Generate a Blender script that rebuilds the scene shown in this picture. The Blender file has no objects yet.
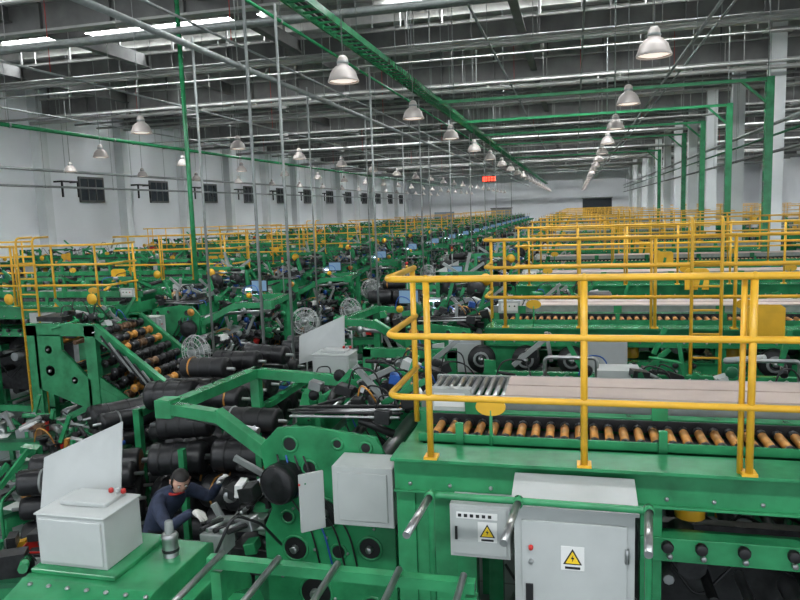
import bpy, math, random
from mathutils import Vector, Matrix
random.seed(7)
S=bpy.context.scene
PITCH=4.7
H=3.8
# ------------------------------------------------------------ materials
MATS={}
def mat(name,col,rough=.5,metal=0.0,var=.12,scale=6.0,emit=None,es=0,bump=0.0,col2=None):
    m=bpy.data.materials.new(name); m.use_nodes=True
    nt=m.node_tree; b=nt.nodes['Principled BSDF']
    b.inputs['Roughness'].default_value=rough; b.inputs['Metallic'].default_value=metal
    tc=nt.nodes.new('ShaderNodeTexCoord'); nz=nt.nodes.new('ShaderNodeTexNoise')
    nz.inputs['Scale'].default_value=scale; nz.inputs['Detail'].default_value=4
    nt.links.new(tc.outputs['Object'],nz.inputs['Vector'])
    cr=nt.nodes.new('ShaderNodeValToRGB')
    c2=col2 if col2 else tuple(c*(1-var*2) for c in col)
    cr.color_ramp.elements[0].position=.3; cr.color_ramp.elements[1].position=.62
    cr.color_ramp.elements[0].color=(*c2,1); cr.color_ramp.elements[1].color=(*col,1)
    nt.links.new(nz.outputs['Fac'],cr.inputs['Fac']); nt.links.new(cr.outputs['Color'],b.inputs['Base Color'])
    if emit:
        b.inputs['Emission Color'].default_value=(*emit,1); b.inputs['Emission Strength'].default_value=es
    if bump:
        bp=nt.nodes.new('ShaderNodeBump'); bp.inputs['Strength'].default_value=bump; bp.inputs['Distance'].default_value=.02
        nt.links.new(nz.outputs['Fac'],bp.inputs['Height']); nt.links.new(bp.outputs['Normal'],b.inputs['Normal'])
    MATS[name]=m; return m
mat('green',(.032,.27,.105),.25,0,.2,5)
mat('green_dark',(.012,.11,.048),.45,0,.2,5)
mat('yellow',(.80,.44,.03),.3,0,.1,5)
mat('white',(.47,.49,.48),.4,0,.07,3)
mat('steel',(.42,.43,.43),.28,.85,.12,9)
mat('galv',(.30,.32,.31),.45,.3,.12,9)
mat('black',(.010,.010,.011),.5,0,.2,20)
mat('rubber',(.014,.014,.016),.38,0,.3,14,bump=.3)
mat('darkmetal',(.035,.035,.037),.45,.5,.3,12)
mat('orange',(.66,.30,.06),.33,.25,.25,12)
mat('belt',(.50,.40,.35),.6,0,.1,3)
mat('brown',(.16,.08,.035),.6,0,.3,8)
mat('red',(.5,.02,.015),.5)
mat('blue',(.02,.10,.40),.5)
mat('sign_yellow',(.9,.6,.02),.5,0,.02)
mat('paper',(.75,.75,.73),.6,0,.03)
mat('lampshell',(.48,.43,.40),.4,.2,.08)
mat('lampglass',(.8,.75,.68),.3,0,.02,emit=(1,.86,.76),es=1.0)
mat('led',(.8,.9,1),.3,emit=(.65,.82,1),es=10)
mat('screen',(.05,.08,.10),.2,emit=(.35,.6,.9),es=.35)
mat('redled',(.8,.05,.02),.3,emit=(1,.06,.03),es=5)
mat('skin',(.66,.38,.28),.5,0,.05)
mat('hair',(.012,.009,.008),.45,0,.2,40)
mat('jacket',(.030,.042,.085),.8,0,.2,20)
mat('trousers',(.018,.02,.03),.85,0,.2,20)
mat('glove',(.65,.63,.6),.8,0,.1,30)
mat('ceil',(.33,.33,.32),.8,0,.15,1.5)
mat('beam',(.42,.42,.40),.6,.1,.15,2)
mat('beamdark',(.15,.15,.146),.6,.1,.15,2)
mat('wallwhite',(.87,.88,.90),.7,0,.04,.4)
mat('colwhite',(.72,.74,.74),.6,0,.06,1)
mat('windowglass',(.03,.04,.05),.2,0,.1)
mat('door',(.25,.33,.42),.5,0,.05)
mat('sky',(1,1,1),.5,emit=(.93,.97,1),es=41)
def floor_mat():
    m=bpy.data.materials.new('epoxy_floor'); m.use_nodes=True; nt=m.node_tree; b=nt.nodes['Principled BSDF']
    tc=nt.nodes.new('ShaderNodeTexCoord'); nz=nt.nodes.new('ShaderNodeTexNoise'); nz.inputs['Scale'].default_value=.8; nz.inputs['Detail'].default_value=6
    nt.links.new(tc.outputs['Object'],nz.inputs['Vector'])
    cr=nt.nodes.new('ShaderNodeValToRGB'); cr.color_ramp.elements[0].color=(.07,.08,.083,1); cr.color_ramp.elements[1].color=(.19,.215,.22,1)
    nt.links.new(nz.outputs['Fac'],cr.inputs['Fac'])
    br=nt.nodes.new('ShaderNodeTexBrick'); br.inputs['Scale'].default_value=.33; br.inputs['Mortar Size'].default_value=.004; br.offset=0
    br.inputs['Mortar'].default_value=(.05,.05,.05,1)
    nt.links.new(tc.outputs['Object'],br.inputs['Vector']); nt.links.new(cr.outputs['Color'],br.inputs['Color1']); nt.links.new(cr.outputs['Color'],br.inputs['Color2'])
    nt.links.new(br.outputs['Color'],b.inputs['Base Color']); b.inputs['Roughness'].default_value=.3
    MATS['floor']=m
floor_mat()
# ------------------------------------------------------------ mesh builder
class MB:
    def __init__(s): s.v=[]; s.f=[]; s.m=[]; s.sm=[]; s.names=[]
    def mi(s,n):
        if n not in s.names: s.names.append(n)
        return s.names.index(n)
    def add(s,vs,fs,m,smooth=False):
        o=len(s.v); i=s.mi(m); s.v.extend([tuple(v) for v in vs])
        for k,f in enumerate(fs):
            s.f.append([a+o for a in f]); s.m.append(i); s.sm.append(smooth if isinstance(smooth,bool) else smooth[k])
    def box(s,x0,x1,y0,y1,z0,z1,m,rot=None,ch=0):
        c=Vector(((x0+x1)/2,(y0+y1)/2,(z0+z1)/2)); a,b,d=abs(x1-x0)/2,abs(y1-y0)/2,abs(z1-z0)/2
        vs=[Vector((i*a,j*b,k*d)) for k in(-1,1) for j in(-1,1) for i in(-1,1)]
        if rot is not None:
            R=Matrix.Rotation(rot[2],3,'Z')@Matrix.Rotation(rot[1],3,'Y')@Matrix.Rotation(rot[0],3,'X'); vs=[R@v for v in vs]
        s.add([c+v for v in vs],[(0,2,3,1),(4,5,7,6),(0,1,5,4),(2,6,7,3),(0,4,6,2),(1,3,7,5)],m)
    def beam(s,p,q,w,h,m,up=(0,0,1)):
        p=Vector(p);q=Vector(q);d=(q-p).normalized();u=Vector(up)
        if abs(d.dot(u))>.98:u=Vector((0,1,0))
        r=d.cross(u).normalized();u=r.cross(d)
        vs=[b+r*i*w/2+u*j*h/2 for b in(p,q) for j in(-1,1) for i in(-1,1)]
        s.add(vs,[(0,2,3,1),(4,5,7,6),(0,1,5,4),(2,6,7,3),(0,4,6,2),(1,3,7,5)],m)
    def sweep(s,pts,rs,m,n=8,caps=True):
        pts=[Vector(p) for p in pts]
        if not isinstance(rs,(list,tuple)): rs=[rs]*len(pts)
        t0=(pts[1]-pts[0]).normalized()
        u=Vector((0,0,1)) if abs(t0.z)<.9 else Vector((1,0,0))
        u=(u-t0*u.dot(t0)).normalized(); vs=[];fs=[]
        for i,p in enumerate(pts):
            if i==0:t=t0
            elif i==len(pts)-1:t=(pts[i]-pts[i-1]).normalized()
            else:
                t=((pts[i]-pts[i-1]).normalized()+(pts[i+1]-pts[i]).normalized())
                t=t.normalized() if t.length>1e-6 else t0
            u=(u-t*u.dot(t)); u=u.normalized() if u.length>1e-6 else Vector((0,1,0)); w=t.cross(u)
            for k in range(n):
                a=2*math.pi*k/n; vs.append(p+(u*math.cos(a)+w*math.sin(a))*rs[i])
        for i in range(len(pts)-1):
            for k in range(n):
                k2=(k+1)%n; fs.append((i*n+k,i*n+k2,(i+1)*n+k2,(i+1)*n+k))
        sm=[True]*len(fs)
        if caps:
            fs.append(tuple(reversed(range(n)))); fs.append(tuple((len(pts)-1)*n+k for k in range(n))); sm+= [False,False]
        s.add(vs,fs,m,sm)
    def cyl(s,a,b,r,m,n=10): s.sweep([a,b],r,m,n)
    def tube(s,pts,r,m,fil=.08,n=8): s.sweep(fillet(pts,fil),r,m,n)
    def lathe(s,prof,o,ax,m,n=16):
        o=Vector(o);ax=Vector(ax).normalized(); u=Vector((0,0,1)) if abs(ax.z)<.9 else Vector((1,0,0))
        u=(u-ax*u.dot(ax)).normalized();w=ax.cross(u);vs=[];fs=[]
        for r,h in prof:
            for k in range(n):
                a=2*math.pi*k/n; vs.append(o+ax*h+(u*math.cos(a)+w*math.sin(a))*max(r,.0005))
        for i in range(len(prof)-1):
            for k in range(n):
                k2=(k+1)%n; fs.append((i*n+k,i*n+k2,(i+1)*n+k2,(i+1)*n+k))
        s.add(vs,fs,m,True)
    def prism(s,poly,axis,a,b,m):
        def mk(p,t):
            if axis=='x': return (t,p[0],p[1])
            if axis=='y': return (p[0],t,p[1])
            return (p[0],p[1],t)
        n=len(poly); vs=[mk(p,a) for p in poly]+[mk(p,b) for p in poly]
        fs=[tuple(range(n)),tuple(reversed(range(n,2*n)))]+[(i,i+n,(i+1)%n+n,(i+1)%n) for i in range(n)]
        s.add(vs,fs,m)
    def ball(s,c,r,m,n=12,sc=(1,1,1)):
        c=Vector(c);vs=[];fs=[];k=n//2
        for i in range(k+1):
            th=math.pi*i/k
            for j in range(n):
                a=2*math.pi*j/n; vs.append(c+Vector((math.sin(th)*math.cos(a)*r*sc[0],math.sin(th)*math.sin(a)*r*sc[1],math.cos(th)*r*sc[2]+0)))
        for i in range(k):
            for j in range(n):
                j2=(j+1)%n; fs.append((i*n+j,(i+1)*n+j,(i+1)*n+j2,i*n+j2))
        s.add(vs,fs,m,True)
    def mesh(s,name,org):
        me=bpy.data.meshes.new(name); o=Vector(org)
        me.from_pydata([tuple(Vector(v)-o) for v in s.v],[],s.f)
        for n in s.names: me.materials.append(MATS[n])
        me.polygons.foreach_set('material_index',s.m); me.polygons.foreach_set('use_smooth',s.sm); me.update(); return me
    def build(s,name,org=None,bevel=0):
        if org is None:
            xs=[v[0] for v in s.v];ys=[v[1] for v in s.v];zs=[v[2] for v in s.v]
            org=((min(xs)+max(xs))/2,(min(ys)+max(ys))/2,min(zs))
        ob=bpy.data.objects.new(name,s.mesh(name,org)); ob.location=org; S.collection.objects.link(ob)
        if bevel:
            bv=ob.modifiers.new('bevel','BEVEL'); bv.width=bevel; bv.segments=1; bv.limit_method='ANGLE'; bv.angle_limit=.8
        return ob
def fillet(pts,r,seg=4):
    pts=[Vector(p) for p in pts]; out=[pts[0]]
    for i in range(1,len(pts)-1):
        a,b,c=pts[i-1],pts[i],pts[i+1]; d1=(a-b);d2=(c-b); rr=min(r,d1.length*.45,d2.length*.45)
        p=b+d1.normalized()*rr;q=b+d2.normalized()*rr
        for k in range(seg+1):
            t=k/seg; out.append(p*(1-t)**2+b*2*t*(1-t)+q*t*t)
    out.append(pts[-1]); return out
MX=-9.0; DL=1.9   # left row: mirrored, and staggered by DL
def inst(ob,name,dx=0,dy=0,mirror=False):
    o=bpy.data.objects.new(name,ob.data); l=ob.location
    if mirror: o.location=(MX-l.x+dx,l.y+dy+DL,l.z); o.scale=(-1,1,1)
    else: o.location=(l.x+dx,l.y+dy,l.z)
    S.collection.objects.link(o); return o
# ------------------------------------------------------------ room shell
X0,X1,Y0,Y1,ZC=-24,24,-9,104,10.2
def simple(name,x0,x1,y0,y1,z0,z1,m):
    b=MB(); b.box(x0,x1,y0,y1,z0,z1,m); return b.build(name,((x0+x1)/2,(y0+y1)/2,(z0+z1)/2))
simple('floor',X0-.3,X1+.3,Y0,Y1+.3,-.2,0,'floor')
simple('ceiling',X0-.3,X1+.3,Y0,Y1+.3,ZC,ZC+.2,'ceil')
simple('wall_left',X0-.3,X0,Y0,Y1+.3,0,ZC,'wallwhite')
simple('wall_right',X1,X1+.3,Y0,Y1+.3,0,ZC,'wallwhite')
simple('wall_far',X0,X1,Y1,Y1+.3,0,ZC,'wallwhite')
b=MB(); b.box(X0+.01,X0+.06,Y0,Y1-.1,.0,.25,'beamdark'); b.build('baseboard_left')
b=MB()
for i in range(-6,14):
    y=27.7+6*i
    if y<Y0+1 or y>Y1-1: continue
    b.box(X0+.01,X0+.5,y-.25,y+.25,0,ZC-.02,'colwhite')
b.build('trim_1')
wi=0
for i in range(0,12):
    y=31.3+6*i
    b=MB(); b.box(X0+.012,X0+.08,y-.85,y+.85,4.85,6.0,'windowglass')
    for z in(4.82,6.0): b.box(X0+.012,X0+.12,y-.92,y+.92,z-.05,z+.05,'beamdark')
    for yy in(-.9,-.3,.3,.9): b.box(X0+.012,X0+.12,y+yy-.03,y+yy+.03,4.85,6.0,'beamdark')
    for yy in(-2.6,-1.5): b.box(X0+.012,X0+.5,y+yy-.03,y+yy+.03,5.7,5.78,'black'); b.box(X0+.42,X0+.5,y+yy-.03,y+yy+.03,5.0,5.7,'black')
    b.box(X0+.42,X0+.5,y-2.6,y-1.5,5.7,5.78,'black')
    wi+=1; b.build('window_%d'%wi)
colb=MB()
y=27.6
colb.box(6.55,7.05,y-.25,y+.25,0,ZC-.32,'colwhite'); colb.box(6.45,7.15,y-.35,y+.35,0,.5,'colwhite'); colb.box(6.4,7.2,y-.3,y+.3,9.4,9.6,'beam')
c0=colb.build('building_column')
for i in range(1,12): inst(c0,'building_column',0,6*i)
inst(c0,'building_column',0,-6); inst(c0,'building_column',0,-12)
b=MB(); b.box(-20.5,-17.5,Y1-.1,Y1-.01,0.01,3.4,'door')
for z in range(8): b.box(-20.5,-17.5,Y1-.12,Y1-.1,z*.42+.01,z*.42+.03,'galv')
b.build('door_1')
b=MB(); b.box(1,5,Y1-.1,Y1-.01,2.2,4.6,'windowglass'); b.box(.9,5.1,Y1-.14,Y1-.01,4.6,4.75,'galv'); b.box(.9,5.1,Y1-.14,Y1-.01,2.1,2.2,'galv'); b.build('window_%d'%(wi+1))
b=MB(); b.box(-12,-9,Y1-.1,Y1-.01,.01,3.6,'galv'); b.box(-12.1,-8.9,Y1-.15,Y1-.01,3.6,3.75,'beamdark'); b.build('door_2')
# ------------------------------------------------------------ roof structure
b=MB()
y=Y0+.6
while y<Y1:
    b.box(X0+.02,X1-.02,y-.04,y+.04,ZC-.26,ZC-.02,'beam'); b.box(X0+.02,X1-.02,y-.1,y+.1,ZC-.28,ZC-.26,'beam'); y+=1.5
b.build('roof_purlins')
tb=MB(); yy=3.7
tb.box(X0+.6,X1-.1,yy-.02,yy+.02,8.6,9.3,'beamdark')
tb.box(X0+.6,X1-.1,yy-.14,yy+.14,8.56,8.62,'beam'); tb.box(X0+.6,X1-.1,yy-.14,yy+.14,9.28,9.34,'beam')
x=X0+1
while x<X1-1:
    tb.box(x-.02,x+.02,yy-.12,yy+.12,8.6,9.3,'beamdark'); tb.box(x-.03,x+.03,yy-.03,yy+.03,9.3,ZC-.28,'beamdark'); x+=2
t0=tb.build('roof_girder')
for i in range(1,17): inst(t0,'roof_girder',0,6*i)
b=MB()
for x in(-19,-14,-8.5,-1.5,12,18):
    b.box(x-.02,x+.02,Y0,Y1-.1,8.9,9.3,'beamdark'); b.box(x-.12,x+.12,Y0,Y1-.1,8.88,8.92,'beamdark')
b.build('roof_longitudinal_beams')
b=MB(); yy=6.5; random.seed(3)
while yy<100:
    z=random.choice([7.9,8.2,8.45]); r=random.choice([.03,.05,.08])
    ph=(yy-27.6)%6
    if ph<.5: yy+=.6
    elif ph>5.5: yy+=1.1
    b.cyl((X0+.6,yy,z),(X1-.5,yy,z),r,random.choice(['beam','galv','beam']),6)
    for x in range(-22,20,3): b.cyl((x,yy,z),(x,yy,9.95),.012,'beam',4)
    yy+=random.choice([2.1,2.9,1.6])
b.build('sprinkler_pipes')
b=MB()
for x in(-18.2,-12,-7.3,-2.2,.2,3.4,9.5):
    z=random.choice([7.3,7.6,8.1]); b.cyl((x,Y0+1,z),(x,Y1-1,z),.03,'galv',6)
    for k in range(24): b.cyl((x,2+4.2*k,z),(x,2+4.2*k,9.95),.01,'red' if k%3==0 else 'galv',4)
b.build('fire_water_pipes')
n=0
for y in(-2.2,9.8,21.8,33.8,45.8,57.8,69.8,81.8,93.8):
    for a,c in((-19.5,-9.7),(-5.5,4.5),(9,19)):
        n+=1; b=MB(); b.box(a,c,y-.5,y+.5,ZC-.06,ZC-.005,'sky')
        b.box(a-.1,c+.1,y-.6,y-.5,ZC-.1,ZC-.002,'beam'); b.box(a-.1,c+.1,y+.5,y+.6,ZC-.1,ZC-.002,'beam'); b.build('window_skylight_%d'%n)
# ------------------------------------------------------------ pipes & trays
b=MB(); TX=-3.8
for x in(TX-.16,TX+.16): b.box(x-.015,x+.015,2,100,6.75,6.86,'green')
y=2.2
while y<100: b.box(TX-.16,TX+.16,y-.02,y+.02,6.77,6.8,'green'); y+=.3
for x,r in((TX-.1,.02),(TX,.03),(TX+.08,.02)): b.cyl((x,2,6.83),(x,100,6.83),r,'black',5)
for k in range(24):
    for x in(TX-.16,TX+.16): b.cyl((x,4+4*k,6.8),(x,4+4*k,9.95),.01,'galv',4)
b.build('cable_tray')
def pipe(name,x,z,r,m,y0=1,y1=100,hang=True):
    b=MB(); b.cyl((x,y0,z),(x,y1,z),r,m,8)
    y=y0+2
    while y<y1 and hang:
        b.cyl((x,y,z),(x,y,9.95),.01,'galv',4); b.lathe([(r+.01,-.04),(r+.02,0),(r+.01,.04)],(x,y,z),(0,1,0),'galv',8); y+=4.7
    b.build(name)
pipe('steam_pipe',-6.1,6.6,.055,'galv')
pipe('air_pipe',-15.6,6.6,.06,'green')
pipe('air_pipe',-5.2,7.3,.03,'green')
pipe('steam_pipe',-21.5,6.0,.06,'galv')
pipe('steam_pipe',6.3,6.2,.06,'galv'); pipe('steam_pipe',6.35,5.85,.04,'green_dark'); pipe('steam_pipe',6.3,5.3,.05,'beamdark')
pipe('steam_pipe',-22.6,5.4,.05,'galv')
pipe('air_pipe',2.6,7.4,.035,'galv')
cb=MB(); cb.cyl((-4.1,9.6,1.3),(-4.1,9.6,6.75),.022,'galv',8); cb.box(-4.16,-4.04,9.55,9.65,1.0,1.3,'galv'); cb.cyl((-4.1,9.6,0),(-4.1,9.6,1.0),.03,'galv',8)
c0=cb.build('cable_conduit')
for dy in(-1.0,4.7,9.4,14.1,18.8,23.5,28.2,37.6): inst(c0,'cable_conduit',0,dy)
for dy in(1.2,6.3,11,15.7,20.4): inst(c0,'cable_conduit',-2.0,dy)
gb=MB(); gb.cyl((-8.8,15,0),(-8.8,15,8.85),.055,'green',10); gb.box(-9.0,-8.6,14.8,15.2,0,.03,'green'); gb.build('green_riser_pipe')
gb=MB(); y=19.4
gb.box(4.55,4.73,y-.09,y+.09,0,6.75,'green'); gb.box(-3.6,4.73,y-.05,y+.05,6.66,6.74,'green'); gb.box(4.4,4.9,y-.26,y+.26,0,.04,'green')
gb.beam((4.62,y,6.1),(4.0,y,6.68),.06,.06,'green')
for x in(-3.2,1,4.6): gb.cyl((x,y,6.7),(x,y,9.95),.015,'galv',4)
g0=gb.build('pipe_gantry_frame')
for k in(1,2,3,5): inst(g0,'pipe_gantry_frame',0,4.7*k)
# ------------------------------------------------------------ pendant lamps
ZL=5.76
lb=MB(); o=(1.03,10.3,ZL)
lb.lathe([(.23,-.02),(.235,0),(.22,.03),(.185,.13),(.12,.2),(.085,.22),(.08,.32),(.05,.36),(.02,.37)],o,(0,0,1),'lampshell',20)
lb.lathe([(.22,.01),(.15,-.01),(.0,-.02)],o,(0,0,1),'lampglass',20)
lb.lathe([(.085,.24),(.095,.26),(.085,.28)],o,(0,0,1),'galv',12)
lb.cyl((1.03,10.3,ZL+.36),(1.03,10.3,9.93),.009,'galv',5)
l0=lb.build('pendant_lamp')
for xr in(1.03,-3.36,-9.5,-14.1,-19):
    for k in range(20):
        if xr==1.03 and k==0: continue
        inst(l0,'pendant_lamp',xr-1.03,4.7*k+(.0 if xr>-9 else -.7))
# ------------------------------------------------------------ helper: machine greebles
def clutter(b,x0,x1,y0,y1,z0,z1,n,seed,cols=('steel','darkmetal','black','green','galv','green_dark','rubber','green','black','white','darkmetal')):
    R=random.Random(seed)
    for k in range(n):
        x=R.uniform(x0,x1);y=R.uniform(y0,y1);z=R.uniform(z0,z1);q=R.random();m=R.choice(cols)
        if k%14==7: m=R.choice(('yellow','red','paper','blue','orange'))
        if q<.3: b.box(x-R.uniform(.02,.1),x+R.uniform(.02,.1),y-R.uniform(.02,.1),y+R.uniform(.02,.1),z-R.uniform(.02,.07),z+R.uniform(.02,.07),m,(0,R.uniform(-.4,.4),R.uniform(-.3,.3)))
        elif q<.6: b.cyl((x,y,z),(x+R.uniform(-.35,.35),y+R.uniform(-.3,.3),z+R.uniform(-.12,.12)),R.uniform(.012,.04),m,8)
        elif q<.75: b.lathe([(0,-.03),(.05,-.03),(.06,0),(.05,.03),(0,.03)],(x,y,z),(R.choice([0,1]),1,0),m,12)
        elif q<.83: b.beam((x,y,z),(x+R.uniform(-.4,.4),y,z+R.uniform(.1,.4)),.04,.05,'green' if R.random()<.6 else 'galv')
        else:
            a=R.uniform(.1,.3); b.sweep(fillet([(x,y,z),(x+a*.2,y,z+a*.8),(x+a,y+R.uniform(-.2,.2),z+a*.7),(x+a*1.3,y,z-a*.4)],.12),.009,R.choice(['black','black','black','blue','orange']),5)
def portal(b,x0,x1,y,z0,z1,w=.07,m='green'):
    b.box(x0,x0+w,y,y+w,z0,z1,m); b.box(x1-w,x1,y,y+w,z0,z1,m); b.box(x0,x1,y,y+w,z1-w,z1,m)
def disc(b,x,y,z,r,m='yellow'):
    b.lathe([(0,-.012),(r,-.012),(r,.0)],(x,y,z),(0,1,0),m,20)
# ------------------------------------------------------------ platform unit
def roller(b,x,y0,y1,z,r,m,n=8):
    b.cyl((x,y0,z),(x,y1,z),r,m,n); b.cyl((x,y0-.03,z),(x,y1+.03,z),r*.35,'steel',5)
def platform(kind):
    b=MB(); G='green'; XL,XR=-1.1,5.5
    b.box(XL,XR,4.05,4.2,2.08,2.3,G); b.box(XL,XR,3.96,4.26,2.29,2.31,G); b.box(XL,XR,4.02,4.22,2.07,2.085,G)
    b.box(XL,XR,4.74,4.84,2.1,2.38,G); b.box(XL,XR,5.6,5.7,2.1,2.42,G)
    b.box(XL,XL+.12,4.2,5.7,2.08,2.28,G); b.box(XR-.12,XR,4.2,5.7,2.08,2.28,G)
    for x in(XL,-.72,.36,1.6,2.9,4.2,XR-.14):
        for y in(4.08,5.58):
            b.box(x,x+.12,y,y+.12,0,2.08,G); b.box(x-.05,x+.17,y-.05,y+.17,0,.02,G)
        b.box(x+.02,x+.1,4.2,5.58,1.72,1.84,G); b.box(x+.02,x+.1,4.2,5.58,.3,.4,G)
    b.box(XL+.12,-.72,4.1,4.16,.4,2.08,G)
    b.box(.36,XR,4.06,4.2,1.74,1.88,G); b.box(XL,XR,5.6,5.68,1.5,1.7,G); b.box(.36,XR,4.08,4.18,.3,.42,G); b.box(XL,XR,4.3,5.6,2.08,2.12,'green_dark')
    for k in range(26): b.lathe([(0,-.01),(.012,-.01),(.014,0)],(XL+.1+.25*k,4.05,2.12),(0,1,0),'steel',6)
    x=XL+.2; i=0; rm='orange' if kind!='left' else 'darkmetal'
    while x<XR-.1:
        roller(b,x,4.36,4.66,2.33,.028,rm,10)
        b.cyl((x,4.62,2.33),(x,4.67,2.33),.033,'black',8); b.cyl((x,4.34,2.33),(x,4.38,2.33),.032,'black',8)
        x+=.092; i+=1
    b.box(XL+.1,XR,4.32,4.34,2.3,2.355,G); b.box(XL+.1,XR,4.69,4.71,2.3,2.38,'darkmetal'); b.box(XL+.1,XR,4.36,4.68,2.285,2.29,'black')
    x=XL+.35
    while x<XR: b.box(x,x+.05,4.29,4.32,2.3,2.44,G); b.box(x,x+.1,4.7,4.73,2.35,2.48,G); x+=1.23
    if kind!='left':
        for y in(4.88,5.5): b.box(XL,XR,y,y+.04,2.36,2.46,'galv')
        b.box(-.5,XR,4.93,5.2,2.44,2.465,'belt'); b.box(-.5,XR,5.23,5.49,2.44,2.465,'belt'); b.box(-.5,XR,4.93,5.49,2.40,2.435,'darkmetal')
        x=XL+.05
        while x<-.5: roller(b,x,4.93,5.48,2.44,.022,'steel'); x+=.06
    else:
        for y in(4.88,5.5): b.box(XL,XR,y,y+.05,2.36,2.48,G)
        x=XL+.1
        while x<XR-.1: roller(b,x,4.94,5.48,2.42,.035,'steel' if int(x*2)%3 else 'black',8); x+=.13
        for x in(-.9,.6,2.1,3.6): portal(b,x,x+1.0,4.9,2.4,2.75); b.beam((x+.03,4.94,2.72),(x+.03,5.5,2.5),.06,.06,G)
        clutter(b,-1,5.2,4.9,5.6,2.45,2.75,70,41)
        for x in(-.75,1.0): disc(b,x,3.94,2.45,.1)
    b.box(-1.02,-.72,4.76,4.84,2.38,2.54,'white'); b.box(-.98,-.76,4.755,4.76,2.41,2.51,'paper')
    for k in range(3): b.cyl((-.94+.07*k,4.76,2.47),(-.94+.07*k,4.745,2.47),.011,('red','green','black')[k],8)
    for x,r in((-.52,.095),(1.95,.1),(3.7,.1)):
        b.prism([(x+r*math.cos(a*math.pi/10),2.56+.62*r*math.sin(a*math.pi/10)) for a in range(20)],'y',4.27,4.29,'yellow')
        b.cyl((x,4.28,2.3),(x,4.28,2.54),.012,G,6)
    for x in(.5,.68,.9,1.15,1.35,1.9,2.3,2.7,3.3,3.8,4.4):
        b.lathe([(.0,0),(.03,0),(.036,.02),(.03,.05),(.012,.055),(.01,.09)],(x,3.97,1.86),(0,1,0),'black',10)
        b.lathe([(.0,0),(.016,0),(.018,.02)],(x+.02,4.03,1.78),(0,1,0),'steel',8)
    for x in(.68,1.85,3.4,4.8):
        b.lathe([(0,.13),(.05,.12),(.085,.07),(.09,0),(.09,-.05)],(x,4.42,1.92),(0,0,1),'yellow',14)
        b.cyl((x,4.3,1.6),(x,4.8,1.6),.09,'darkmetal',12)
    for k in range(20):
        x=.45+.26*k; b.lathe([(0,-.02),(.07,-.02),(.08,0),(.07,.02),(.03,.03),(.03,.1)],(x,4.5,1.98),(0,1,0),'darkmetal' if k%3 else 'steel',12)
        b.cyl((x+.1,4.3,1.5-.12*(k%3)),(x+.1,5.4,1.5-.12*(k%3)),.035,'black' if k%2 else 'steel',8)
    b.box(.4,XR-.1,4.9,5.0,.5,1.6,'darkmetal')
    random.seed(11)
    for k in range(90):
        x=random.uniform(XL+.2,XR-.3); z=random.uniform(.4,1.98); y=random.uniform(4.35,5.4); q=random.random()
        if q<.45: b.cyl((x,y-.2,z),(x,y+.25,z),random.uniform(.03,.09),random.choice(['black','steel','darkmetal']),10)
        elif q<.75: w=random.uniform(.04,.14); b.box(x-w,x+w,y-.1,y+.1,z-.06,z+.06,random.choice(['green','darkmetal','green_dark','galv','green']))
        else: b.tube([(x,y,z),(x+.2,y-.1,z-.25),(x+.5,y,z+.05),(x+.8,y,z-.1)],.012,'black',.1,5)
    for x in(-.9,.4,1.8,3.3,4.9):
        b.box(x,x+.1,7.6,7.7,0,1.95,G); b.box(x,x+.1,6.5,6.6,0,1.95,G); b.box(x,x+.1,6.5,7.7,1.8,1.95,G); b.box(x,x+.1,5.7,6.5,1.5,1.62,G)
    for y in(6.5,7.6): b.box(-1.0,XR,y,y+.08,1.88,2.0,G)
    x=-.8
    while x<XR-.1: roller(b,x,6.6,7.58,1.95,.03,'steel' if int(x*3)%4 else 'brown',6); x+=.15
    for k in range(30):
        x=random.uniform(-.8,5.2); b.cyl((x,6.7,random.uniform(.6,1.6)),(x,7.4,random.uniform(.6,1.6)),random.uniform(.03,.11),random.choice(['black','rubber','steel','darkmetal']),10)
    for x in(.2,2.3,4.1): b.box(x,x+.4,6.9,7.2,1.98,2.2,'white' if x<3 else 'green')
    for x in(-.3,1.5,3.2): b.tube([(x,7.0,2.0),(x,7.0,2.3),(x+.5,7.0,2.3),(x+.5,7.0,2.0)],.02,'steel',.05)
    for k in range(14):
        x=random.uniform(-.9,5.0); b.box(x,x+random.uniform(.05,.3),6.2+random.random()*.25,6.45,1.5,random.uniform(1.7,2.15),random.choice(['green','darkmetal','green','black','galv']))
    clutter(b,-.9,5.2,6.1,7.6,1.95,2.25,110,42)
    if kind!='first':
        for x in(-1.15,-.6,-.05,2.2,2.75):
            b.lathe([(.05,-.06),(.17,-.06),(.17,-.03),(.11,-.02),(.11,.02),(.17,.03),(.17,.06),(.05,.06),(.05,-.06)],(x,3.93,1.92),(0,1,0),'black',20)
            b.lathe([(.07,-.065),(.1,-.065),(.1,-.06)],(x,3.93,1.92),(0,1,0),'galv',14)
            b.lathe([(.0,-.09),(.03,-.09),(.035,-.06)],(x,3.93,1.92),(0,1,0),'steel',10); b.cyl((x,3.9,1.92),(x,4.1,1.92),.02,'steel',8)
        b.box(.12,.6,3.94,4.05,1.45,2.2,'white'); b.box(.16,.56,3.93,3.94,1.5,2.15,'white')
        b.box(3.1,3.8,3.94,4.05,1.3,2.05,'white')
        b.box(-.95,-.1,4.15,4.5,1.0,1.7,'galv')
        b.prism([(1.9,2.22),(2.3,2.22),(2.3,2.56),(2.25,2.6),(1.95,2.6),(1.9,2.56)],'y',3.93,3.96,'yellow')
    return b
first=platform('first').build('roller_conveyor_platform',(2.2,6,0),.006)
gen=platform('gen').build('roller_conveyor_platform',(2.2,6,0)); gen.location.y+=PITCH
lef=platform('left').build('roller_conveyor_platform',(2.2,6,0)); lef.location=(MX-2.2,6+PITCH+DL,0); lef.scale=(-1,1,1)
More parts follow.
